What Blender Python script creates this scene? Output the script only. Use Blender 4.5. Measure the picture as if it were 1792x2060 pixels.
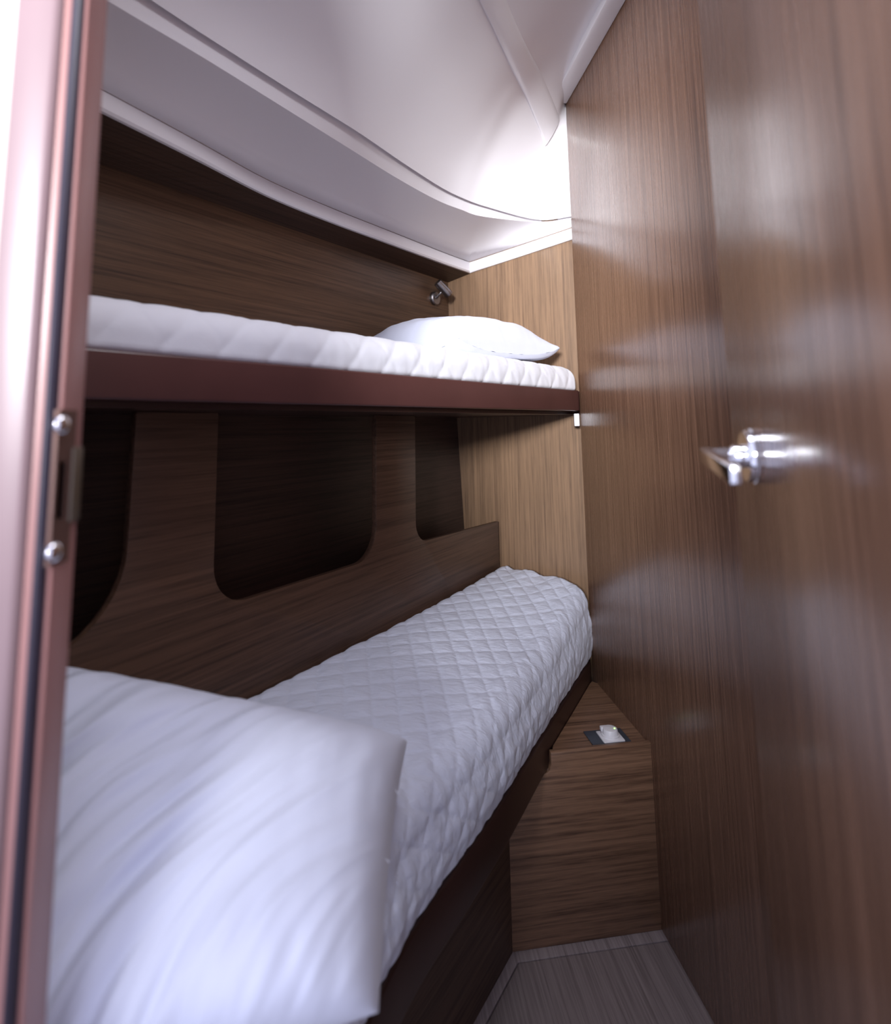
import bpy, bmesh, math, random
import numpy as np
from mathutils import Matrix, Vector, noise

random.seed(7)
for o in list(bpy.data.objects):
    bpy.data.objects.remove(o)
SC = bpy.context.scene
COL = SC.collection

# ------------------------------------------------------------------ camera
EYE = 1.15
cam_d = bpy.data.cameras.new('camera')
cam = bpy.data.objects.new('camera', cam_d)
COL.objects.link(cam)
cam_d.sensor_fit = 'HORIZONTAL'
cam_d.sensor_width = 24.0
cam_d.lens = 1150.0 * 24.0 / 1792.0
cam_d.shift_y = -(1030 - 716) / 1792.0
cam_d.clip_start = 0.01
_up = Vector((730 - 896, -8500 - 716, 1150)).normalized()
_fw = Vector((0, 0, 1))
_Y = (_fw - _up * _fw.dot(_up)).normalized()
_X = _Y.cross(_up)
M = Matrix((_X, _Y, _up))
cx_, cy_, cz_ = M @ Vector((1, 0, 0)), M @ Vector((0, -1, 0)), M @ Vector((0, 0, -1))
cam.matrix_world = Matrix(((cx_[0], cy_[0], cz_[0], 0), (cx_[1], cy_[1], cz_[1], 0),
                           (cx_[2], cy_[2], cz_[2], EYE), (0, 0, 0, 1)))
cam_d.dof.use_dof = True
cam_d.dof.focus_distance = 1.55
cam_d.dof.aperture_fstop = 1.9
SC.camera = cam

# ------------------------------------------------------------------ light and exposure
SC.view_settings.view_transform = 'Standard'
SC.view_settings.look = 'None'
SC.view_settings.gamma = 1.0
SC.view_settings.use_curve_mapping = False
SC.view_settings.exposure = 0.3
world = bpy.data.worlds.new('world')
SC.world = world
world.use_nodes = True
bg = world.node_tree.nodes['Background']
bg.inputs[0].default_value = (0.71, 0.74, 1.0, 1)
bg.inputs[1].default_value = 1.15


def area(name, loc, target, sx, sy, power, col, spread=180):
    d = bpy.data.lights.new(name, 'AREA')
    d.shape = 'RECTANGLE'
    d.size, d.size_y = sx, sy
    d.energy = power
    d.color = col
    d.spread = math.radians(spread)
    o = bpy.data.objects.new(name, d)
    COL.objects.link(o)
    o.location = loc
    o.rotation_euler = (Vector(target) - Vector(loc)).to_track_quat('-Z', 'Y').to_euler()
    return o


# daylight of the saloon windows behind the doorway, and the open deck hatch over the cabin sole
area('saloon_window_light', (-1.02, -3.25, 1.98), (0.20, 1.85, 1.76), 0.9, 0.6, 16.5, (0.95, 0.97, 1.0), 33)
area('deck_hatch_light', (0.13, 0.52, 2.335), (0.12, 1.45, 1.10), 0.34, 0.42, 6, (0.93, 0.95, 1.0))

# ------------------------------------------------------------------ materials


def nodes(m):
    return m.node_tree.nodes, m.node_tree.links


def mat_plain(name, col, rough=0.5, metal=0.0, spec=0.5, bump=None, coat=0.0, emit=None, var=0.0):
    m = bpy.data.materials.new(name)
    m.use_nodes = True
    N, L = nodes(m)
    p = N['Principled BSDF']
    p.inputs['Base Color'].default_value = (*col, 1)
    p.inputs['Roughness'].default_value = rough
    p.inputs['Metallic'].default_value = metal
    p.inputs['Specular IOR Level'].default_value = spec
    p.inputs['Coat Weight'].default_value = coat
    p.inputs['Coat Roughness'].default_value = 0.12
    if emit:
        p.inputs['Emission Color'].default_value = (*emit[0], 1)
        p.inputs['Emission Strength'].default_value = emit[1]
    tc = N.new('ShaderNodeTexCoord')
    if var:
        n = N.new('ShaderNodeTexNoise')
        n.inputs['Scale'].default_value = 6
        n.inputs['Detail'].default_value = 5
        L.new(tc.outputs['Object'], n.inputs['Vector'])
        r = N.new('ShaderNodeValToRGB')
        r.color_ramp.elements[0].position = 0.3
        r.color_ramp.elements[1].position = 0.7
        r.color_ramp.elements[0].color = (*[c * (1 - var) for c in col], 1)
        r.color_ramp.elements[1].color = (*[min(1, c * (1 + var)) for c in col], 1)
        L.new(n.outputs['Fac'], r.inputs['Fac'])
        L.new(r.outputs['Color'], p.inputs['Base Color'])
    if bump:
        n = N.new('ShaderNodeTexNoise')
        n.inputs['Scale'].default_value = bump[0]
        n.inputs['Detail'].default_value = 4
        L.new(tc.outputs['Object'], n.inputs['Vector'])
        b = N.new('ShaderNodeBump')
        b.inputs['Strength'].default_value = bump[1]
        b.inputs['Distance'].default_value = bump[2]
        L.new(n.outputs['Fac'], b.inputs['Height'])
        L.new(b.outputs['Normal'], p.inputs['Normal'])
    return m


def mat_wood(name, dark, light, vertical=True, angle=0.0, rough=0.34, fine=150.0, long=2.0, coat=0.0, spec=0.5):
    """straight-grained veneer; vertical grain, or grain along a plan direction (angle)"""
    m = bpy.data.materials.new(name)
    m.use_nodes = True
    N, L = nodes(m)
    p = N['Principled BSDF']
    tc = N.new('ShaderNodeTexCoord')
    rot = N.new('ShaderNodeMapping')
    rot.inputs['Rotation'].default_value = (0, 0, -angle)
    L.new(tc.outputs['Object'], rot.inputs['Vector'])

    def tex(f, l, detail, dist=0.0):
        s = N.new('ShaderNodeMapping')
        s.inputs['Scale'].default_value = (f, f, l) if vertical else (l, f, f)
        L.new(rot.outputs['Vector'], s.inputs['Vector'])
        n = N.new('ShaderNodeTexNoise')
        n.inputs['Scale'].default_value = 1.0
        n.inputs['Detail'].default_value = detail
        n.inputs['Roughness'].default_value = 0.65
        n.inputs['Distortion'].default_value = dist
        L.new(s.outputs['Vector'], n.inputs['Vector'])
        return n
    a = tex(fine, long, 5, 0.15)
    b = tex(fine * 0.18, long * 0.45, 3, 0.2)
    c = tex(fine * 3.2, long * 6.0, 2)
    ma = N.new('ShaderNodeMath')
    ma.operation = 'MULTIPLY_ADD'
    ma.inputs[1].default_value = 0.62
    L.new(a.outputs['Fac'], ma.inputs[0])
    mb = N.new('ShaderNodeMath')
    mb.operation = 'MULTIPLY'
    mb.inputs[1].default_value = 0.15
    L.new(b.outputs['Fac'], mb.inputs[0])
    L.new(mb.outputs[0], ma.inputs[2])
    mc = N.new('ShaderNodeMath')
    mc.operation = 'MULTIPLY_ADD'
    mc.inputs[1].default_value = 0.23
    L.new(c.outputs['Fac'], mc.inputs[0])
    L.new(ma.outputs[0], mc.inputs[2])
    r = N.new('ShaderNodeValToRGB')
    e = r.color_ramp.elements
    e[0].position, e[0].color = 0.36, (*dark, 1)
    e[1].position, e[1].color = 0.64, (*light, 1)
    mid = e.new(0.5)
    mid.color = (*[(d * 0.42 + l_ * 0.58) for d, l_ in zip(dark, light)], 1)
    L.new(mc.outputs[0], r.inputs['Fac'])
    L.new(r.outputs['Color'], p.inputs['Base Color'])
    mr = N.new('ShaderNodeMapRange')
    mr.inputs['From Min'].default_value = 0.3
    mr.inputs['From Max'].default_value = 0.7
    mr.inputs['To Min'].default_value = rough + 0.06
    mr.inputs['To Max'].default_value = rough - 0.04
    L.new(mc.outputs[0], mr.inputs['Value'])
    L.new(mr.outputs[0], p.inputs['Roughness'])
    p.inputs['Specular IOR Level'].default_value = spec
    p.inputs['Coat Weight'].default_value = coat
    p.inputs['Coat Roughness'].default_value = 0.2
    bu = N.new('ShaderNodeBump')
    bu.inputs['Strength'].default_value = 0.12
    bu.inputs['Distance'].default_value = 0.0006
    L.new(mc.outputs[0], bu.inputs['Height'])
    L.new(bu.outputs['Normal'], p.inputs['Normal'])
    return m


def mat_cloth(name, col=(0.80, 0.81, 0.88), stretch=(14, 60, 40), angle=1.1, amt=0.35):
    m = bpy.data.materials.new(name)
    m.use_nodes = True
    N, L = nodes(m)
    p = N['Principled BSDF']
    p.inputs['Base Color'].default_value = (*col, 1)
    p.inputs['Roughness'].default_value = 0.75
    p.inputs['Specular IOR Level'].default_value = 0.25
    p.inputs['Sheen Weight'].default_value = 0.15
    tc = N.new('ShaderNodeTexCoord')
    rot = N.new('ShaderNodeMapping')
    rot.inputs['Rotation'].default_value = (0, 0, -angle)
    s = N.new('ShaderNodeMapping')
    s.inputs['Scale'].default_value = stretch
    n = N.new('ShaderNodeTexNoise')
    n.inputs['Scale'].default_value = 1
    n.inputs['Detail'].default_value = 3
    n.inputs['Distortion'].default_value = 0.8
    L.new(tc.outputs['Object'], rot.inputs['Vector'])
    L.new(rot.outputs['Vector'], s.inputs['Vector'])
    L.new(s.outputs['Vector'], n.inputs['Vector'])
    w = N.new('ShaderNodeTexNoise')
    w.inputs['Scale'].default_value = 900
    L.new(tc.outputs['Object'], w.inputs['Vector'])
    b2 = N.new('ShaderNodeBump')
    b2.inputs['Strength'].default_value = 0.1
    b2.inputs['Distance'].default_value = 0.0004
    L.new(w.outputs['Fac'], b2.inputs['Height'])
    b = N.new('ShaderNodeBump')
    b.inputs['Strength'].default_value = amt
    b.inputs['Distance'].default_value = 0.004
    L.new(n.outputs['Fac'], b.inputs['Height'])
    L.new(b2.outputs['Normal'], b.inputs['Normal'])
    L.new(b.outputs['Normal'], p.inputs['Normal'])
    return m


A_BED = math.atan2(0.864, 0.504)       # plan direction of the hull-side panels
A_HULL = math.atan2(1.027, 0.722)
A_CAB = math.atan2(0.05, 0.35)
WD, WL = (0.060, 0.030, 0.018), (0.225, 0.128, 0.078)
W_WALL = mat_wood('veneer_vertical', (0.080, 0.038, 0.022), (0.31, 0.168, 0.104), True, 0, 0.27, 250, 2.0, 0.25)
W_DOOR = mat_wood('veneer_door', (0.080, 0.038, 0.022), (0.31, 0.168, 0.104), True, 0, 0.26, 200, 2.0, 0.3)
W_END = mat_wood('veneer_end', (0.115, 0.066, 0.039), (0.28, 0.170, 0.100), True, 0, 0.38, 150, 2.5)
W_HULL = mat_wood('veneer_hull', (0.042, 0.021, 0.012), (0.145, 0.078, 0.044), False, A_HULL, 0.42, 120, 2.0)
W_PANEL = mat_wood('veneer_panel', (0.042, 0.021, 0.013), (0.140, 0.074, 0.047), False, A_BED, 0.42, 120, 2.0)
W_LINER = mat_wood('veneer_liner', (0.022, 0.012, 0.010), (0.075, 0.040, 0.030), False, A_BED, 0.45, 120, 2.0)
W_CAB = mat_wood('veneer_cabinet', (0.070, 0.034, 0.020), (0.31, 0.172, 0.102), False, A_CAB, 0.40, 130, 3.0)
W_BASE = mat_wood('veneer_base', (0.035, 0.018, 0.012), (0.12, 0.068, 0.045), False, A_BED, 0.42, 120, 2.0)
W_RAIL = mat_plain('mahogany_lacquer', (0.090, 0.036, 0.033), 0.28, bump=(300, 0.05, 0.0005), var=0.15)
W_RAILD = mat_plain('dark_lacquer', (0.040, 0.018, 0.015), 0.32, bump=(300, 0.05, 0.0005), var=0.15)
W_SOFF = mat_wood('veneer_soffit', (0.022, 0.011, 0.008), (0.075, 0.040, 0.026), False, A_HULL, 0.45)
W_JAMB = mat_plain('jamb_lacquer', (0.34, 0.165, 0.15), 0.36, var=0.12)
W_CASE = mat_plain('casing_glare', (0.25, 0.165, 0.172), 0.36, var=0.06)  # brown wood made paler: daylight glare on the front is put into the colour
W_FLOOR = mat_wood('floor_veneer', (0.17, 0.135, 0.135), (0.40, 0.335, 0.335), False, math.atan2(1, -0.11), 0.45, 170, 2.5)
GEL = mat_plain('white_gelcoat', (0.80, 0.77, 0.80), 0.22, spec=0.5, bump=(5, 0.02, 0.004))
GELM = mat_plain('white_gelcoat_matt', (0.62, 0.60, 0.63), 0.5, bump=(5, 0.02, 0.004))
WHITE = mat_plain('white_plastic', (0.82, 0.80, 0.83), 0.35, var=0.02)
CREAM = mat_plain('cream_panel', (0.80, 0.74, 0.62), 0.5, var=0.03)
RUBBER = mat_plain('dark_rubber', (0.035, 0.028, 0.045), 0.5, var=0.1)
CHROME = mat_plain('chrome', (0.86, 0.86, 0.90), 0.10, 1.0, bump=(40, 0.02, 0.001))
STEEL = mat_plain('brushed_steel', (0.30, 0.28, 0.29), 0.36, 1.0, bump=(200, 0.05, 0.0005))
STRIKE = mat_plain('strike_wood_reflection', (0.15, 0.085, 0.07), 0.38, 0.5, var=0.1)  # brown base colour paints in the wood reflected by the metal
TONGUE = mat_plain('tongue_metal', (0.16, 0.125, 0.09), 0.40, 0.6, var=0.1)
BLACK = mat_plain('black_void', (0.01, 0.008, 0.008), 0.6, var=0.1)
GREY = mat_plain('slate_plate', (0.055, 0.065, 0.085), 0.4, var=0.08)
LED = mat_plain('green_led', (0.2, 0.9, 0.2), 0.4, emit=((0.35, 1.0, 0.15), 4.0), var=0.02)
CL_LOW = mat_cloth('cloth_lower', (0.745, 0.775, 0.92), (38, 150, 60), A_BED - 0.62, 0.65)
CL_UP = mat_cloth('cloth_upper', (0.80, 0.80, 0.86), (22, 60, 30), A_BED, 0.22)
CL_PIL = mat_cloth('cloth_pillow', (0.745, 0.775, 0.92), (9, 30, 16), math.radians(58), 0.30)

# ------------------------------------------------------------------ helpers


def obj(name, verts, faces, mat, parent=None, smooth=False, bevel=0.0, seg=2):
    me = bpy.data.meshes.new(name)
    me.from_pydata([tuple(map(float, v)) for v in verts], [], [tuple(int(i) for i in f) for f in faces])
    bm = bmesh.new()
    bm.from_mesh(me)
    bmesh.ops.recalc_face_normals(bm, faces=bm.faces)
    if bevel:
        es = [e for e in bm.edges if len(e.link_faces) == 2 and e.calc_face_angle(0) > 0.5]
        bmesh.ops.bevel(bm, geom=es, offset=bevel, segments=seg, affect='EDGES', profile=0.5, clamp_overlap=True)
        bmesh.ops.recalc_face_normals(bm, faces=bm.faces)
    bm.to_mesh(me)
    bm.free()
    me.materials.append(mat)
    if smooth or bevel:
        for p in me.polygons:
            p.use_smooth = True
        if not smooth:
            me.set_sharp_from_angle(angle=math.radians(40))
    o = bpy.data.objects.new(name, me)
    COL.objects.link(o)
    if parent:
        o.parent = parent
        o.matrix_parent_inverse = Matrix.Translation(-Vector(parent.location))
    return o


def tag(o, label, cat=None, kind=None, group=None):
    o['label'] = label
    if cat:
        o['category'] = cat
    if kind:
        o['kind'] = kind
    if group:
        o['group'] = group
    return o


def thing(name, loc, label, cat, kind=None, group=None):
    o = bpy.data.objects.new(name, None)
    COL.objects.link(o)
    o.location = loc
    o.empty_display_size = 0.05
    return tag(o, label, cat, kind, group)


def prism(poly, z0, z1):
    """vertical prism over a plan polygon; z1 / z0 may be lists"""
    n = len(poly)
    a = z0 if hasattr(z0, '__len__') else [z0] * n
    b = z1 if hasattr(z1, '__len__') else [z1] * n
    v = [(x, y, a[i]) for i, (x, y) in enumerate(poly)] + [(x, y, b[i]) for i, (x, y) in enumerate(poly)]
    f = [tuple(range(n))[::-1], tuple(range(n, 2 * n))]
    f += [(i, (i + 1) % n, n + (i + 1) % n, n + i) for i in range(n)]
    return v, f


def strip_poly(line, t):
    """closed plan polygon: a polyline thickened to its left by t"""
    L = np.array(line, float)
    d = np.gradient(L, axis=0)
    d /= np.linalg.norm(d, axis=1)[:, None]
    nrm = np.stack([-d[:, 1], d[:, 0]], 1)
    return [tuple(p) for p in L] + [tuple(p) for p in (L + nrm * t)[::-1]]


def extr(poly3, off):
    """a planar 3-D polygon pushed along off"""
    n = len(poly3)
    P = [Vector(p) for p in poly3]
    o = Vector(off)
    v = P + [p + o for p in P]
    f = [tuple(range(n))[::-1], tuple(range(n, 2 * n))]
    f += [(i, (i + 1) % n, n + (i + 1) % n, n + i) for i in range(n)]
    return v, f


def grid_faces(nu, nv, close_v=False, close_u=False):
    f = []
    for i in range(nu - (0 if close_u else 1)):
        for j in range(nv - (0 if close_v else 1)):
            a, b = i * nv + j, i * nv + (j + 1) % nv
            c, d = ((i + 1) % nu) * nv + (j + 1) % nv, ((i + 1) % nu) * nv + j
            f.append((a, b, c, d))
    return f


def catmull(P, k):
    P = np.array(P, float)
    Q = np.vstack([2 * P[0] - P[1], P, 2 * P[-1] - P[-2]])
    out = []
    for i in range(1, len(Q) - 2):
        for t in np.arange(k) / k:
            out.append(0.5 * ((2 * Q[i]) + (-Q[i - 1] + Q[i + 1]) * t + (2 * Q[i - 1] - 5 * Q[i] + 4 * Q[i + 1] - Q[i + 2]) * t * t
                              + (-Q[i - 1] + 3 * Q[i] - 3 * Q[i + 1] + Q[i + 2]) * t ** 3))
    out.append(P[-1])
    return np.array(out)


def resample(P, n):
    P = np.array(P, float)
    s = np.r_[0, np.cumsum(np.linalg.norm(np.diff(P, axis=0), axis=1))]
    q = np.linspace(0, s[-1], n)
    return np.stack([np.interp(q, s, P[:, k]) for k in range(P.shape[1])], 1)


def tube(p0, p1, r0, r1=None, n=28, rings=None):
    """round bar between two points, or rings = [(t, r)...] along it"""
    p0, p1 = Vector(p0), Vector(p1)
    d = (p1 - p0)
    ln = d.length
    d.normalize()
    a = d.orthogonal().normalized()
    b = d.cross(a)
    if rings is None:
        r1 = r0 if r1 is None else r1
        c = min(r0, r1, ln * 0.5) * 0.18
        rings = [(0, r0 - c), (c / ln, r0), (1 - c / ln, r1), (1, r1 - c)]
    v, f = [], []
    for t, r in rings:
        for k in range(n):
            th = 2 * math.pi * k / n
            v.append(p0 + d * (t * ln) + (a * math.cos(th) + b * math.sin(th)) * r)
    f = grid_faces(len(rings), n, True)
    f.append(tuple(range(n))[::-1])
    f.append(tuple(range((len(rings) - 1) * n, len(rings) * n)))
    return v, f


def box(c, ax, ay, sx, sy, z0, z1):
    c = Vector((c[0], c[1], 0))
    ax, ay = Vector((*ax, 0)).normalized(), Vector((*ay, 0)).normalized()
    poly = [c + ax * (i * sx / 2) + ay * (j * sy / 2) for i, j in ((-1, -1), (1, -1), (1, 1), (-1, 1))]
    return prism([(p.x, p.y) for p in poly], z0, z1)


def join(*vf):
    v, f = [], []
    for a, b in vf:
        k = len(v)
        v += list(a)
        f += [tuple(i + k for i in q) for q in b]
    return v, f


def V3(p, z):
    return (p[0], p[1], z)


# ------------------------------------------------------------------ plan of the cabin (metres)
WALL_A, WALL_B = np.array([0.427, 1.84]), np.array([0.640, -0.02])     # room face of the right wall
END_A, END_B = np.array([0.010, 2.150]), np.array([0.700, 1.749])      # room face of the end wall
HULL_A, HULL_B = np.array([0.015, 2.147]), np.array([-0.96, 0.76])     # upper hull panelling
PAN_A, PAN_B = np.array([0.173, 2.037]), np.array([-0.640, 0.643])     # face of the cut-out panel
TOP = 2.252

# floor -------------------------------------------------------------
FLOOR = [(-1.2, -0.6), (0.8, -0.6), (0.8, 2.3), (-1.2, 2.3)]
floor = obj('floor', *prism(FLOOR, -0.06, -0.012), BLACK)
tag(floor, 'grey wood cabin floor with a lift-out board', 'floor', 'structure')
b_dir = np.array([0.083, 0.134]) / np.linalg.norm([0.083, 0.134])
FB = np.array([0.124, 1.412])                                          # inner corner at the bunk base and cabinet
FA = np.array([0.474, 1.462])
g = 0.024
cdir = (FA - FB) / np.linalg.norm(FA - FB)
cn = np.array([cdir[1], -cdir[0]])                                     # towards the camera
bn = np.array([b_dir[1], -b_dir[0]])                                   # away from the bunk
ins = FB + cn * 0.0 + (cdir * 0.0)


def isect(p, d, q, e):
    A = np.array([d, -e]).T
    t = np.linalg.solve(A, q - p)
    return p + d * t[0]


P1 = isect(FB + cn * g, cdir, FB + bn * g * 0.8, b_dir)
P2 = isect(FB + cn * (g + .003), cdir, FB + bn * (g * 0.8 + .003), b_dir)
wdir = (WALL_B - WALL_A) / np.linalg.norm(WALL_B - WALL_A)
q1 = isect(FB + cn * g, cdir, WALL_A, wdir)
q2 = isect(FB + cn * (g + .003), cdir, WALL_A, wdir)
far = 1.75
obj('floor_board', *prism([tuple(P2), tuple(P2 - b_dir * far), (1.1, -0.3), (0.72, -0.3), tuple(q2 + [0.02, 0])][::1], -0.012, 0.0), W_FLOOR, floor, bevel=0.0012)
obj('floor_margin', *prism([tuple(FB - cn * .02 - cdir * .05), tuple(q1 - cn * .05 + [.02, 0]), tuple(q1 + [.02, 0]), tuple(P1), tuple(P1 - b_dir * far), tuple(P1 - b_dir * far - bn * .2), tuple(FB - bn * .2)], -0.012, 0.0), W_FLOOR, floor, bevel=0.001)

# right wall --------------------------------------------------------
nrm_r = np.array([0.994, 0.113])
poly = [tuple(WALL_A), tuple(WALL_B), tuple(WALL_B + nrm_r * .03), tuple(WALL_A + np.array([.075, .02])),
        tuple(WALL_A + np.array([.032, .040])), tuple(WALL_A + np.array([.014, .006]))]
wr = obj('wall_right', *prism(poly, 0.0, TOP + .03), W_WALL, bevel=0.0025)
tag(wr, 'brown vertical-grain veneer wall at the right, behind the open door', 'wall', 'structure')

# end wall ----------------------------------------------------------
ev = END_B - END_A
en = np.array([-ev[1], ev[0]]) / np.linalg.norm(ev)
wb = obj('wall_back', *prism([tuple(END_A - ev * .3), tuple(END_B), tuple(END_B + en * .03), tuple(END_A - ev * .3 + en * .03)], 0, 2.32), W_END)
tag(wb, 'light brown veneer end wall at the head of both bunks', 'wall', 'structure')

# hull side: upper panelling and the lower dark liner -----------------
hv = HULL_B - HULL_A
hn = np.array([hv[1], -hv[0]])
hn = hn / np.linalg.norm(hn)
if hn @ np.array([-1, 0.5]) < 0:
    hn = -hn
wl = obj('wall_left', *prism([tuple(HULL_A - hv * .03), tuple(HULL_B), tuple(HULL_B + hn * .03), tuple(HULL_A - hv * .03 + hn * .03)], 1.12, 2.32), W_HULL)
tag(wl, 'dark horizontal-grain hull wall above and behind the bunks', 'wall', 'structure')
pv = (PAN_A - PAN_B) / np.linalg.norm(PAN_A - PAN_B)
pn = np.array([-pv[1], pv[0]])                                         # outboard
lo_t, lo_b = PAN_A + pn * .168 + pv * .12, PAN_A + pn * .118 + pv * .12
back = 1.95
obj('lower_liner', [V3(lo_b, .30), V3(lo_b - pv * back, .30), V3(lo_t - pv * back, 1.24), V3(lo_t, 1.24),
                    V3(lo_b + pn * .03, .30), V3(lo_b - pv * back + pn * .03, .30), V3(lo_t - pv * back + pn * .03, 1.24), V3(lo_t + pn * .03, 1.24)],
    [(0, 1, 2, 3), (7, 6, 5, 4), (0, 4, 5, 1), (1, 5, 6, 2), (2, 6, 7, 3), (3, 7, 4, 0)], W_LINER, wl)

# bulkhead with the doorway -------------------------------------------
JX = -0.290
wf = obj('wall_front', *prism([(-1.25, .745), (JX - .030, .445), (JX - .024, .470), (-1.25, .775)], 0, 2.34), W_WALL)
tag(wf, 'cream bulkhead beside the left doorpost', 'wall', 'structure')
obj('cream_lining', *prism([(-1.25, .735), (-0.3365, .4085), (-0.3305, .4125), (-0.3305, .440), (-1.25, .7445)], 0, 2.34), CREAM, wf, bevel=.002)['label'] = 'pale cream lining'
obj('bulkhead_return', *prism([(.165, .070), (.80, -.10), (.80, -.07), (.175, .09)], 0, 2.34), W_WALL, wf)
obj('door_header', *prism([(JX - .02, .42), (.165, .070), (.185, .09), (JX, .455)], 2.18, 2.34), W_WALL, wf)

# ceiling -------------------------------------------------------------
lip_p = [(-0.76, .66), (-.607, .975), (-.52, 1.16), (-.431, 1.356), (-.31, 1.545), (-.19, 1.71), (-.071, 1.874), (.01, 1.985), (.097, 2.097)]
lip_r = [(.097, 2.097), (.27, 1.997), (.436, 1.901), (.66, 1.772)]
str_p = [(-.67, .66, 1.86), (-.543, .872, 1.86), (-.455, 1.01, 1.86), (-.36, 1.17, 1.86), (-.238, 1.377, 1.86), (-.128, 1.563, 1.86), (-.02, 1.722, 1.86), (.06, 1.808, 1.86), (.135, 1.873, 1.86), (.318, 1.938, 1.862), (.436, 1.893, 1.85), (.66, 1.76, 1.848)]
str_p = [(x * .972, y * .972, 1.84) if i < 9 else (x, y, z) for i, (x, y, z) in enumerate(str_p)]
str_p[9] = (.316, 1.922, 1.856)
gro_p = [(-.61, .66, 1.872), (-.49, .879, 1.872), (-.400, 1.028, 1.872), (-.31, 1.170, 1.872), (-.205, 1.332, 1.872), (-.11, 1.496, 1.872), (-.008, 1.660, 1.872), (.06, 1.745, 1.872), (.140, 1.820, 1.872), (.325, 1.945, 1.871), (.436, 1.889, 1.858), (.66, 1.755, 1.856)]
K = 8
c_lip = np.vstack([catmull(lip_p, K)[:-1], resample(lip_r[:2], K + 1)[:-1], resample(lip_r[1:3], K + 1)[:-1], resample(lip_r[2:], K + 1)])
zt = np.interp(np.arange(len(c_lip)), [0, 8 * K, 9 * K, 10 * K, 11 * K], [1.768, 1.768, 1.796, 1.824, 1.86])
c_lip3 = np.c_[c_lip, zt]
c_str = catmull(str_p, K)
c_gro = catmull(gro_p, K)
NI = len(c_gro)
ww = np.clip(np.linspace(0, 1.10, NI), 0, 1)
c_wal = np.c_[WALL_B[0] + (WALL_A[0] - WALL_B[0]) * ww, WALL_B[1] + (WALL_A[1] - WALL_B[1]) * ww, np.full(NI, TOP)]
for i in range(NI):                                                    # behind the wall end
    if np.linspace(0, 1.10, NI)[i] > 1:
        c_wal[i, :2] = WALL_A + np.array([.03, .03])


def inner_normal(c):
    d = np.gradient(c[:, :2], axis=0)
    d /= np.linalg.norm(d, axis=1)[:, None]
    return np.stack([d[:, 1], -d[:, 0]], 1)


gn = inner_normal(c_gro)
rows = [c_lip3]
for t in (.25, .5, .75):                                               # slightly hollow cove
    r = c_lip3 * (1 - t) + c_str * t
    r[:, 2] += .010 * math.sin(math.pi * t)
    rows.append(r)
rows.append(c_str.copy())
e1 = c_gro.copy(); e1[:, :2] -= gn * .004
rows.append(c_str + np.array([0, 0, .0005]))
rows.append(c_gro - np.c_[gn * .007, np.zeros(NI)])
rows.append(c_gro + np.c_[-gn * .005, np.full(NI, .016)])              # the dark groove
rows.append(c_gro + np.c_[gn * .003, np.full(NI, .014)])
rows.append(c_gro + np.c_[gn * .005, np.full(NI, .000)])
main0 = len(rows)
g0 = c_gro + np.c_[gn * .005, np.zeros(NI)]
NT = 26
for k in range(1, NT + 1):
    t = (k / NT) ** 1.5
    r = g0 * (1 - t) + c_wal * t
    dd = np.linalg.norm((c_wal - g0)[:, :2], axis=1) * t
    a = .050 * (1 - np.exp(-dd / .022))
    r[:, 2] = g0[:, 2] + a + (c_wal[:, 2] + .012 - g0[:, 2] - .050) * (1 - (1 - t) ** 2.5)
    rows.append(r)
R = np.stack(rows)                                                     # rows x NI x 3
v = R.reshape(-1, 3)
f = grid_faces(R.shape[0], NI)
cent = lambda q: v[list(q)].mean(0)
HATCH = (-0.08, .34, .25, .80)
keep = [q for q in f if not (HATCH[0] < cent(q)[0] < HATCH[1] and HATCH[2] < cent(q)[1] < HATCH[3] and cent(q)[2] > 2.0)]
ceil = obj('ceiling', v, keep, GEL, smooth=True)
ceil.data.set_sharp_from_angle(angle=math.radians(38))
md = ceil.modifiers.new('thickness', 'SOLIDIFY')
md.thickness = .004
md.offset = 1
tag(ceil, 'white moulded ceiling liner curving down over the bunks', 'ceiling', 'structure')
# open deck hatch over the sole: its frame stands round the opening
hx0, hx1, hy0, hy1 = -.10, .36, .23, .82
hz = (2.205, 2.275)
hf = join(prism([(hx0, hy0), (hx1, hy0), (hx1, hy0 + .02), (hx0, hy0 + .02)], *hz), prism([(hx0, hy1 - .02), (hx1, hy1 - .02), (hx1, hy1), (hx0, hy1)], *hz),
          prism([(hx0, hy0), (hx0 + .02, hy0), (hx0 + .02, hy1), (hx0, hy1)], *hz), prism([(hx1 - .02, hy0), (hx1, hy0), (hx1, hy1), (hx1 - .02, hy1)], *hz))
tag(obj('window_1', *hf, WHITE), 'white frame of the open deck hatch over the floor', 'hatch', 'structure')

# white lip along the lower edge of the liner ---------------------------
ln_ = inner_normal(c_lip)
out = []
for dz, off in ((-.045, -.008), (-.045, .006), (-.040, .010), (-.004, .0), (0.0, -.004), (0.0, -.02)):
    out.append(np.c_[c_lip + ln_ * off, zt + dz])
RL = np.stack(out, 1)                                                  # NI x 6 x 3
t2 = obj('trim_1', RL.reshape(-1, 3), grid_faces(NI, 6, True) + [tuple(range(6))[::-1], tuple(range((NI - 1) * 6, NI * 6))], GEL, smooth=True)
t2.data.set_sharp_from_angle(angle=math.radians(35))
tag(t2, 'white lip along the lower edge of the ceiling liner', 'trim', 'structure')

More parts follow.
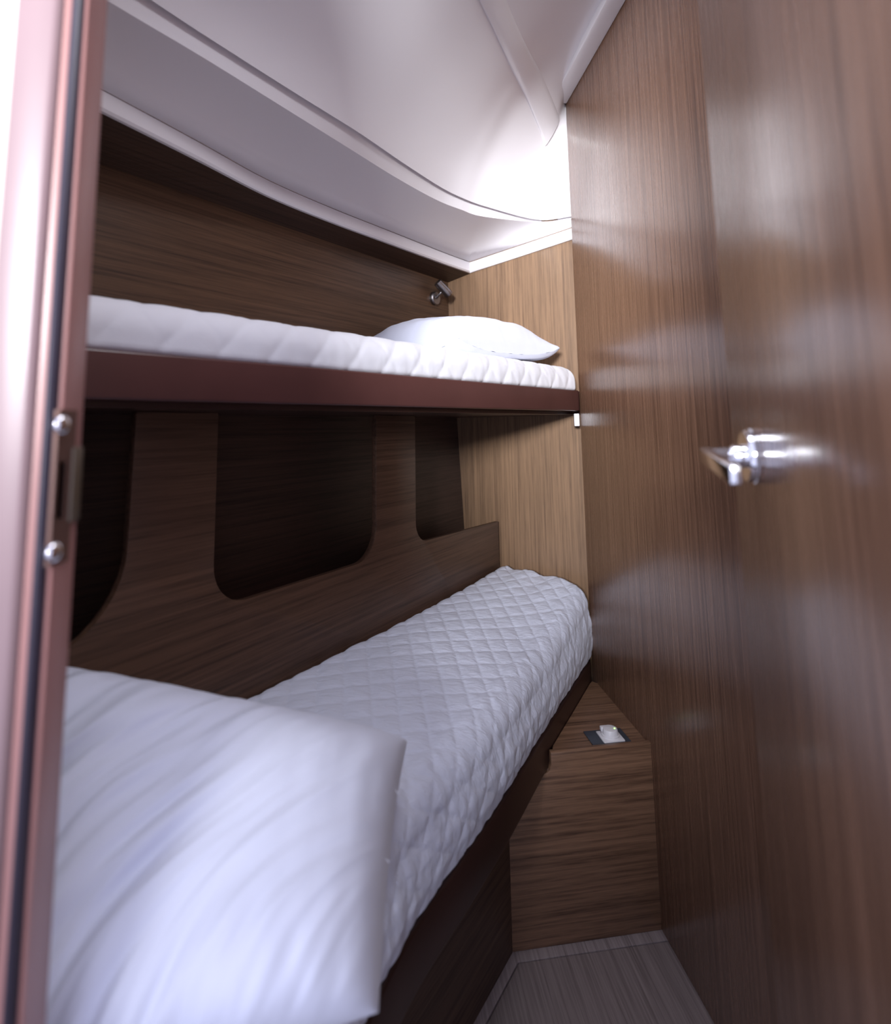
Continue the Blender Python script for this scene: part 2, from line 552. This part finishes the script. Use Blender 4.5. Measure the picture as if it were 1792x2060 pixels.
# dark soffit board between the hull panelling and the lip
ns = 8 * K + 1
hl = resample([tuple(HULL_B), tuple(HULL_A)], ns)
sv = np.vstack([np.c_[c_lip[:ns] - ln_[:ns] * .002, np.full(ns, 1.722)], np.c_[hl, np.full(ns, 1.702)],
                np.c_[c_lip[:ns] - ln_[:ns] * .002, np.full(ns, 1.735)], np.c_[hl, np.full(ns, 1.715)]])
sf = []
for i in range(ns - 1):
    sf += [(i, i + 1, ns + i + 1, ns + i), (2 * ns + i, 3 * ns + i, 3 * ns + i + 1, 2 * ns + i + 1), (i, 2 * ns + i, 2 * ns + i + 1, i + 1), (ns + i, ns + i + 1, 3 * ns + i + 1, 3 * ns + i)]
tag(obj('trim_2', sv, sf, W_SOFF), 'dark wooden soffit under the ceiling lip along the hull', 'trim', 'structure')

# white cap along the top of the right wall
wl_n = np.array([-nrm_r[0], -nrm_r[1]])
ca = WALL_A + wdir * .012
t3 = obj('trim_3', *prism([tuple(ca), tuple(WALL_B), tuple(WALL_B + wl_n * .052), tuple(ca + wl_n * .052)], TOP - .016, TOP + .030), WHITE, bevel=.004)
tag(t3, 'white capping strip along the top of the right wall', 'trim', 'structure')

# raised rib in the liner -------------------------------------------------
from mathutils.bvhtree import BVHTree
bvh = BVHTree.FromPolygons([tuple(p) for p in v], keep)


def ceil_hit(x, y):
    h = bvh.ray_cast(Vector((x, y, 1.9)), Vector((0, 0, 1)))
    return h[0].z if h[0] is not None else TOP


RIB_L = [(.03, 1.06), (.085, 1.205), (.140, 1.345), (.275, 1.690), (.355, 1.860)]
RIB_R = [(.09, 1.06), (.140, 1.205), (.192, 1.345), (.315, 1.640), (.405, 1.845)]
rl, rr = catmull(RIB_L, 8), catmull(RIB_R, 8)
rv = []
for a, b in zip(rl, rr):
    for t, h in ((-.04, -.004), (0.0, .003), (.12, .008), (.5, .009), (.88, .008), (1.0, .003), (1.04, -.004)):
        p = a * (1 - t) + b * t
        rv.append((p[0], p[1], ceil_hit(p[0], p[1]) - h))
obj('liner_rib', rv, grid_faces(len(rl), 7), GEL, ceil, smooth=True)['label'] = 'raised rib across the liner'

# ------------------------------------------------------------------ left doorpost
post = [(-.3310, .4250), (-.3000, .4170), (-.2955, .4180), (-.2925, .4195), (-.2925, .4265), (-.2880, .4270), (-.2868, .4282), (-.2868, .4520), (-.2885, .4550), (-.3020, .4700), (-.3325, .4700)]
jm = obj('door_frame', *prism(post, 0, 2.18), W_JAMB, smooth=True)
jm.data.set_sharp_from_angle(angle=math.radians(30))
tag(jm, 'reddish-brown lacquered doorpost with metal strike plate, at the left', 'door frame', 'structure')
case = [(-.3325, .4300), (-.3325, .4130), (-.3310, .4110), (-.3035, .4110), (-.3005, .4128), (-.2988, .4160), (-.2986, .4180), (-.3010, .4230)]
cs = obj('casing', *prism(case, 0, 2.18), W_CASE, jm, smooth=True)
cs.data.set_sharp_from_angle(angle=math.radians(40))
cs['label'] = 'front casing with daylight glare painted into its colour'
obj('door_seal', *prism([(-.2935, .4182), (-.2915, .4188), (-.2892, .4232), (-.2896, .4272), (-.2935, .4275)], 0, 2.18), RUBBER, jm, smooth=True)['label'] = 'dark rubber seal'
zc = 1.112
py0, py1, py2, py3, px0, px1 = .4225, .4262, .4345, .4440, -.2885, -.2855
sp = join(*[prism([(px0, a), (px1, a), (px1, b), (px0, b)], zc + c, zc + d) for a, b, c, d in
            ((py0, py1, -.056, .056), (py2, py3, -.056, .056), (py1, py2, .018, .056), (py1, py2, -.056, -.024))])
spo = obj('strike_plate', *sp, STRIKE, jm)
spo['label'] = 'metal strike plate with reflected wood painted into its colour'
obj('latch_tongue', *prism([(px1, .4400), (-.2832, .4420), (-.2850, .4535), (-.2885, .4550), (-.2885, .4440)], zc - .028, zc + .028), TONGUE, spo, bevel=.0012)
obj('latch_pocket', *prism([(-.2882, py1), (-.2868, py1), (-.2868, py2), (-.2882, py2)], zc - .024, zc + .018), STEEL, spo)
for z in (1.157, 1.0655):
    vv, ff = tube((-.2860, .4268, z), (-.2812, .4262, z), 0, n=24, rings=[(0, .0072), (.3, .0070), (.65, .0056), (.9, .0032), (1, .0008)])
    obj('screw', vv, ff, CHROME, spo, smooth=True)

# ------------------------------------------------------------------ open door at the right
DF = np.array([.335, .68])
dd_ = np.array([.235, .972])
dd_ /= np.linalg.norm(dd_)
dn = np.array([-dd_[1], dd_[0]])                                       # face towards the bunks
DH = DF - dd_ * .60
dr = thing('door_1', (DH[0], DH[1], 0), 'open brown veneer cabin door with a chrome lever handle, at the right', 'door', 'structure')
obj('door_leaf', *prism([tuple(DF), tuple(DH), tuple(DH - dn * .028), tuple(DF - dn * .028)], .012, 2.12), W_DOOR, dr, bevel=.002)
hp = DF - dd_ * .098
hz_ = 1.1155
hd = np.array([*dn, 0]); hk = np.array([*dd_, 0])
H0 = np.array([hp[0], hp[1], hz_])
rose = obj('handle_rose', *tube(H0, H0 + hd * .012, 0, n=48, rings=[(0, .0275), (.45, .0275), (.5, .0262), (.8, .0262), (1, .0248)]), CHROME, dr, smooth=True)
rose.data.set_sharp_from_angle(angle=math.radians(35))
rose['label'] = 'round chrome rose'
lv = obj('handle_lever', *join(tube(H0 + hd * .010, H0 + hd * .024, 0, n=28, rings=[(0, .0115), (.85, .0115), (1, .0105)])), CHROME, dr, smooth=True)
lv.data.set_sharp_from_angle(angle=math.radians(35))
lv['label'] = 'angular chrome lever'


def hbox(a0, a1, b0, b1, z0, z1):
    c = [(a0, b0), (a1, b0), (a1, b1), (a0, b1)]
    return prism([tuple(hp + dn * a - dd_ * b) for a, b in c], hz_ + z0, hz_ + z1)


lp = [(.018, -.0060), (.0525, -.0060), (.0525, .117), (.0425, .118), (.0425, .0040), (.018, .0040)]
obj('lever_bar', *prism([tuple(hp + dn * a - dd_ * b) for a, b in lp], [hz_ - .0075 - .085 * max(b, 0) for a, b in lp], [hz_ + .0090 - .085 * max(b, 0) for a, b in lp]), CHROME, lv, bevel=.0022, seg=3)

# ------------------------------------------------------------------ cut-out panel behind the lower bunk


def rounded(pts, k=10):
    """polyline corners given with radii -> arc points"""
    n = len(pts)
    o = []
    for i, (x, y, r) in enumerate(pts):
        if r <= 0:
            o.append((x, y))
            continue
        p, a, b = np.array([x, y]), np.array(pts[i - 1][:2]), np.array(pts[(i + 1) % n][:2])
        u, w = (a - p) / np.linalg.norm(a - p), (b - p) / np.linalg.norm(b - p)
        ang = math.acos(np.clip(u @ w, -1, 1))
        d = r / math.tan(ang / 2)
        s, e = p + u * d, p + w * d
        c = p + (u + w) / np.linalg.norm(u + w) * (r / math.sin(ang / 2))
        a0, a1 = math.atan2(*(s - c)[::-1]), math.atan2(*(e - c)[::-1])
        while a1 - a0 > math.pi:
            a1 -= 2 * math.pi
        while a1 - a0 < -math.pi:
            a1 += 2 * math.pi
        o += [(c[0] + r * math.cos(a0 + (a1 - a0) * q / k), c[1] + r * math.sin(a0 + (a1 - a0) * q / k)) for q in range(k + 1)]
    return o


def on_panel(x):   # plan x of a point on the panel -> distance along it from the far end
    return (PAN_A[0] - x) / pv[0]


s_end = 0.0
c3r, c3l = .08, on_panel(-.088)
p_r, c2l = on_panel(-.176), on_panel(-.411)
c1r = on_panel(-.488)
SL = (PAN_A[0] - PAN_B[0]) / pv[0]
pp = [(0, .30, 0), (0, .823, 0), (c3l, .842, .055), (c3l - .002, 1.183, 0), (p_r, 1.183, 0), (p_r + .001, .838, .075),
      (c2l, .843, .075), (c2l, 1.183, 0), (c1r, 1.183, 0), (c1r + .006, .838, .135), (SL, .845, 0), (SL, .30, 0)]
poly = rounded(pp)
p3 = [(*(PAN_A - pv * s), z) for s, z in poly]
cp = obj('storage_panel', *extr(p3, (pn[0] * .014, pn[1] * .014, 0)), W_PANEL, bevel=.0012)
tag(cp, 'dark brown wooden panel with rounded cut-outs along the back of the lower bunk', 'panel')

# ------------------------------------------------------------------ upper bunk
UA, UB = np.array([.427, 1.84]), np.array([-.575, .583])
ud = (UB - UA) / np.linalg.norm(UB - UA)
un = np.array([ud[1], -ud[0]])
if un @ np.array([-1, 1]) < 0:
    un = -un                                                           # towards the hull
ub = thing('bunk_berth', (-.05, 1.45, 1.19), 'upper bunk with a reddish-brown front rail under the thinner mattress', 'bunk')
obj('front_rail', *prism([tuple(UA - ud * .000), tuple(UB), tuple(UB + un * .022), tuple(UA + un * .022)], 1.194, 1.260), W_RAIL, ub, bevel=.004, seg=3)['label'] = 'reddish-brown lacquered front rail'
ub_poly = [tuple(UA + un * .024 + np.array([.0, .02])), tuple(UB + un * .024), (-.775, .652), tuple(HULL_B * .93 + HULL_A * .07 - hn * .004), tuple(HULL_A - hn * .004 - np.array([.0, .006])), (.440, 1.888)]
obj('bunk_board', *prism(ub_poly, 1.184, 1.2595), W_RAILD, ub)['label'] = 'dark underside board'

# small white bracket under the rail end
bk = obj('rail_bracket', *prism([(.4085, 1.842), (.4250, 1.842), (.4300, 1.868), (.4120, 1.868)], 1.146, 1.186), WHITE, bevel=.002)
tag(bk, 'small white plastic bracket under the right end of the upper bunk rail', 'bracket')


# ------------------------------------------------------------------ quilted mattresses
def fbm(p, o=3):
    return noise.fractal(p, 0.6, 2.0, o)


def mattress(name, back, front, zb, ztop_fn, r_back, r_front, mat, pitch, ang, amp, pitch_b=None, ang_b=None, faint=1.0, e_=.30, side_amp=1.0, zfront=None, nu=330, nv=150, cap=.03, wr=.0015, bulge=0.0):
    """loft of closed cross-sections between a back line and a front line (plan polylines, same direction)"""
    bk_, fr_ = resample(back, nu), resample(front, nu)
    L = np.r_[0, np.cumsum(np.linalg.norm(np.diff((bk_ + fr_) / 2, axis=0), axis=1))]
    rings = []
    for i in range(nu):
        W = np.linalg.norm(fr_[i] - bk_[i])
        u = L[i] / L[-1]
        prof = [(.012, zb), (0, zb + .012)]
        z0, z1 = ztop_fn(u, 0), ztop_fn(u, 1)
        for q in np.linspace(0, 1, 8):
            th = math.pi - q * math.pi / 2
            prof.append((r_back + r_back * math.cos(th), z0 - r_back + r_back * math.sin(th)))
        for w in np.linspace(.06, .94, 40):
            x = r_back + w * (W - r_back - r_front)
            prof.append((x, ztop_fn(u, x / W)))
        zr = ztop_fn(u, 1 - r_front / W)
        hgt = min(r_front * 1.1, zr - zb - .02)
        for q in np.linspace(0, 1, 14):
            th = math.pi / 2 - q * math.pi / 2
            prof.append((W - r_front + r_front * math.cos(th), zr - hgt + hgt * math.sin(th)))
        h = zr - hgt - zb
        for q in (.3, .6, .9):
            prof.append((W + bulge * math.sin(math.pi * q), zr - hgt - q * h))
        prof.append((W - .012, zb))
        P = np.array(prof)
        Q = resample(np.vstack([P, P[:1]]), nv * 3 // 4 + 1)[:-1] if False else None
        # dense on top and front, sparse below
        s = resample(P, nv - 12)
        bottom = np.stack([np.linspace(W - .012, .012, 14)[1:-1], np.full(12, zb)], 1)
        s = np.vstack([s, bottom])
        nx = np.roll(s, -1, 0) - np.roll(s, 1, 0)
        nx /= np.linalg.norm(nx, axis=1)[:, None] + 1e-9
        nn = np.stack([-nx[:, 1], nx[:, 0]], 1)
        # arc distance from the back edge (pattern coordinate)
        arc = np.r_[0, np.cumsum(np.linalg.norm(np.diff(s, axis=0), axis=1))]
        d_end = min(L[i], L[-1] - L[i])
        shrink = 0.0 if d_end >= cap else cap - math.sqrt(max(cap ** 2 - (cap - d_end) ** 2, 0))
        ab_, pb_ = ang_b or ang, pitch_b or pitch
        a = (L[i] * math.cos(ang) + arc * math.sin(ang)) / pitch
        b = (L[i] * math.cos(ab_) - arc * math.sin(ab_)) / pb_
        puff = np.minimum(np.abs(np.sin(math.pi * a)) ** e_, 1 - faint + faint * np.abs(np.sin(math.pi * b)) ** e_)
        puff = amp * puff * np.where(s[:, 0] > W - r_front * .5, side_amp, 1.0)
        wri = np.zeros(len(s))
        for j in range(nv - 12):
            x = L[i]
            y = arc[j]
            n1 = noise.noise(Vector((x * 9, y * 26, 3.1)))
            n2 = noise.noise(Vector((x * 40 + 3, y * 14, 7.7)))
            side = 1.0 if s[j, 0] > W - r_front * .7 else 0.0
            n3 = noise.noise(Vector((x * 46, y * 5, 1.7))) * side
            wri[j] = n1 * wr * .8 + n2 * wr * .4 + n3 * wr * 1.1
        disp = np.where(np.arange(len(s)) < nv - 12, puff + wri, 0)
        s2 = s + nn * (disp - shrink)[:, None]
        dirv = (fr_[i] - bk_[i]) / W
        rings.append(np.c_[bk_[i][None] + s2[:, :1] * dirv[None], np.maximum(s2[:, 1], zb)])
    V = np.stack(rings).reshape(-1, 3)
    n = rings[0].shape[0]
    F = grid_faces(nu, n, True) + [tuple(range(n))[::-1], tuple(range((nu - 1) * n, nu * n))]
    return obj(name, V, F, mat, smooth=True)


um = mattress('bunk_mattress', [tuple(HULL_B * .86 + HULL_A * .14 - hn * .012), tuple(HULL_A - hn * .012 + np.array([.010, -.02]))],
              [tuple(UB + un * .006 - ud * .012), (.4185, 1.842)], 1.2605, lambda u, w: 1.334 + .004 * math.sin(3 * u) - .0 * w, .02, .045, CL_UP, .068, math.radians(39), .0042, faint=.45, e_=.32,
              nu=400, nv=120, cap=.014, wr=.0010)
tag(um, 'white quilted mattress on the upper bunk', 'mattress')

# ------------------------------------------------------------------ lower bunk
RAIL = catmull([(-.215, .47), (-.150, .645), (-.094, .817), (-.052, .918), (.030, 1.063), (.110, 1.212), (.222, 1.439), (.320, 1.628), (.424, 1.830)], 6)
lb = thing('bunk_berth', (.0, 1.2, 0), 'lower bunk with a dark front rail beside the corner shelf', 'bunk')
obj('front_rail', *prism(strip_poly(RAIL, .022), .358, .442), W_RAILD, lb, bevel=.006, seg=3)['label'] = 'dark lacquered front rail'
bed_poly = [tuple(p) for p in (RAIL + np.array([-.020, .012]))[::4]] + [(.40, 1.870), tuple(PAN_A - pn * .004 + pv * .0), tuple(PAN_B - pn * .004), (-.50, .55)]
obj('bunk_board', *prism(bed_poly, .372, .4415), W_RAILD, lb)
FBb = FB - b_dir * 1.15
obj('base_panel', *prism([tuple(FB + b_dir * .0), tuple(FBb), tuple(FBb - bn * .018), tuple(FB - bn * .018)], 0.0, .372), W_BASE, lb)['label'] = 'dark veneer base panel'


def low_top(u, w):
    # crowned towards the hull side, lower along the front
    f_ = .092 - .072 * max(0, (u - .72) / .28) ** 1.3
    d_ = .060 * max(0, 1 - u / .26) ** 1.3                              # pressed down under the pillow
    return .676 - f_ * (w ** 1.7) + .004 * math.sin(7 * u) - d_ + .005 * math.sin(19 * w + 1) * max(0, (u - .85) / .15)


back_l = [tuple(PAN_B - pn * .008 + pv * .06), tuple(PAN_A - pn * .008 + pv * .0)]
front_l = [tuple(p) for p in catmull([(-.235, .492), (-.165, .645), (-.106, .817), (-.064, .918), (.018, 1.065), (.098, 1.214), (.210, 1.441), (.308, 1.630), (.408, 1.822), (.424, 1.858)], 6) + np.array([.006, -.003])]
lm = mattress('bunk_mattress', back_l, front_l, .4425, low_top, .03, .055, CL_LOW, .050, math.radians(48), .0044, .046, math.radians(60), e_=.40, side_amp=.6, nu=560, nv=240, cap=.028, wr=.0018, bulge=.012)
tag(lm, 'white quilted mattress on the lower bunk', 'mattress')


# ------------------------------------------------------------------ pillows
def pillow(name, corners, thick, thin, mat, n=150, pinch=.05, folds=None, ex=2.4, pw=.5, rnd=0.0, sag=0.0):
    """corners: (u-,v-), (u+,v-), (u+,v+), (u-,v+)"""
    C = np.array(corners, float)
    nrm = np.cross(C[1] - C[0], C[3] - C[0])
    nrm /= np.linalg.norm(nrm)
    if nrm[2] < 0:
        nrm = -nrm
    us = np.sin(np.linspace(-math.pi / 2, math.pi / 2, n)) * .35 + np.linspace(-1, 1, n) * .65
    top, bot = [], []
    for u in us:
        for w in us:
            # edges drawn in between the corners
            uu = u * (1 - pinch * (1 - w * w) * abs(u) ** 3)
            ww_ = w * (1 - pinch * (1 - u * u) * abs(w) ** 3)
            uu, ww_ = uu * math.sqrt(1 - rnd * w * w / 2), ww_ * math.sqrt(1 - rnd * u * u / 2)   # rounded corners
            a, b = (uu + 1) / 2, (ww_ + 1) / 2
            p = (C[0] * (1 - a) * (1 - b) + C[1] * a * (1 - b) + C[2] * a * b + C[3] * (1 - a) * b)
            e = max((1 - abs(u) ** ex) * (1 - abs(w) ** ex), 0)
            h = e ** pw
            k = 0.0
            if folds:
                k = folds(u, w) * min(1, e * 3)
            edge = (1 - min(1, e * 5))
            k += .0025 * noise.noise(Vector((u * 9, w * 9, 5.0))) * edge
            p = p - np.array([0, 0, sag * (1 - min(1, e * 2)) * (1 - abs(u * w) ** 3)])
            top.append(p + nrm * (thick * h + k))
            bot.append(p - nrm * (thin * h))
    T, B = np.array(top), np.array(bot)
    f = grid_faces(n, n)
    V = np.vstack([T, B])
    F = f + [tuple(i + n * n for i in q[::-1]) for q in f]
    o = obj(name, V, F, mat, smooth=True)
    bm = bmesh.new()
    bm.from_mesh(o.data)
    bmesh.ops.remove_doubles(bm, verts=bm.verts, dist=1e-6)
    bmesh.ops.recalc_face_normals(bm, faces=bm.faces)
    bm.to_mesh(o.data)
    bm.free()
    for p in o.data.polygons:
        p.use_smooth = True
    return o


def ridge(x):
    return 1 - abs(x) * 2


def folds_low(u, w):
    # long soft folds running from the right far side to the near left
    a = math.radians(52)
    x = u * math.cos(a) + w * math.sin(a)
    y = -u * math.sin(a) + w * math.cos(a)
    wob = .25 * noise.noise(Vector((x * 1.2, y * 2, .3)))
    n1 = noise.noise(Vector((x * .9 + 4, (y + wob) * 6.5, 1.0)))
    n2 = noise.noise(Vector((x * 1.6 + 1, (y + wob * .5) * 13, 2.0)))
    left = min(1, max(.25, .55 - u * .6))
    n3 = noise.noise(Vector((x * 2.2 + 7, (y + wob * .4) * 24, 5.0)))
    k = (.019 * n1 + .013 * n2 + .005 * n3) * left
    # gathers along the right edge
    k += .005 * noise.noise(Vector((u * 9, w * 2.2, 9.0))) * max(0, (u - .35) / .65)
    return k


lp_ = pillow('bed_pillow', [(-.425, .530, .545), (-.068, .592, .618), (-.060, .905, .694), (-.530, .800, .850)], .150, .018, CL_PIL, folds=folds_low, pinch=.055, pw=.38, ex=3.4, rnd=.10)
tag(lp_, 'large white pillow at the near end of the lower bunk', 'pillow')


def folds_up(u, w):
    return .004 * noise.noise(Vector((u * 2.5, w * 5, 4.0))) + .002 * noise.noise(Vector((u * 8, w * 8, 1.0)))


up_ = pillow('bed_pillow', [(-.275, 1.655, 1.385), (.035, 1.44, 1.375), (.375, 1.845, 1.40), (.035, 2.075, 1.41)], .088, .05, CL_PIL, n=80, pw=.42, ex=2.8, sag=.03, folds=folds_up)
tag(up_, 'white pillow at the head of the upper bunk', 'pillow')

# ------------------------------------------------------------------ corner shelf unit
cb = thing('corner_shelf', (.36, 1.55, 0), 'low brown wooden corner shelf between the lower bunk and the right wall', 'shelf')
cpn = -cn                                                              # into the unit
fp = [(0, 0), (1, 0), (1, .398), (.295, .398), (.295, .375), (.285, .362), (.27, .355), (0, .355)]
fl = np.linalg.norm(FA - FB)
obj('front_panel', *extr([(*(FB + cdir * (s * fl)), z) for s, z in fp], (*(cpn * .015), 0)), W_CAB, cb, bevel=.0015)
top_poly = [tuple(FA + cpn * .016), (.432, 1.800), (.420, 1.815)] + [(p[0] + .0015, p[1]) for p in RAIL[::-1] if 1.452 < p[1] < 1.80] + [tuple(FB + cdir * fl * .315 + cpn * .016)]
obj('shelf_top', *prism(top_poly, .374, .390), W_CAB, cb)

# power switch set in the shelf top
sw = thing('power_switch', (.377, 1.498, .390), 'white dial switch on a dark plate set into the corner shelf', 'switch')
cc = np.array([.379, 1.498])
obj('switch_plate', *box(cc, cdir, cpn, .097, .076, .3905, .3930), GREY, sw, bevel=.001)['label'] = 'dark grey plate'
c2 = cc + np.array([.006, .0])
obj('switch_frame', *box(c2, cdir, cpn, .053, .052, .3930, .3975), WHITE, sw, bevel=.0015)['label'] = 'white square frame'
dial = obj('switch_dial', *tube((*c2, .3975), (*c2, .4145), 0, n=40, rings=[(0, .0215), (.25, .0213), (.3, .0190), (.85, .0178), (.97, .0165), (1, .0150)]), WHITE, sw, smooth=True)
dial.data.set_sharp_from_angle(angle=math.radians(35))
obj('dial_tab', *box(c2 - cdir * .011 + cpn * .013, cdir, cpn, .017, .012, .403, .4135), WHITE, dial, bevel=.002)
g2 = c2 + cdir * .010 - cpn * .004
obj('indicator_light', *tube((*g2, .4135), (*g2, .4158), .0016, n=16), LED, dial)['label'] = 'green indicator light'

# ------------------------------------------------------------------ reading lamp on the hull wall
hw = hv / np.linalg.norm(hv)
LB = np.array([-.040, 2.069])
LB = HULL_A + hw * ((LB - HULL_A) @ hw)
lz = 1.622
lamp = thing('reading_lamp', (LB[0], LB[1], lz), 'small steel reading lamp on the hull wall above the upper pillow', 'lamp')
ni = -hn
B0 = np.array([*LB, lz]); N3 = np.array([*ni, 0])
ro = obj('lamp_base', *tube(B0, B0 + N3 * .014, 0, n=36, rings=[(0, .0255), (.7, .0255), (1, .022)]), STEEL, lamp, smooth=True)
ro.data.set_sharp_from_angle(angle=math.radians(35))
hc = B0 + N3 * .042 + np.array([.004, .004, .031])
obj('lamp_arm', *tube(B0 + N3 * .012, hc, .0048, n=20), STEEL, lamp, smooth=True)
ax = np.array([.036, .020, -.036]); ax /= np.linalg.norm(ax)
hd_ = obj('lamp_head', *tube(hc - ax * .036, hc + ax * .030, 0, n=36, rings=[(0, .0125), (.04, .0158), (.8, .0162), (.97, .0168), (1, .0160), (.99, .0135), (.85, .0125)]), STEEL, lamp, smooth=True)
hd_.data.set_sharp_from_angle(angle=math.radians(35))
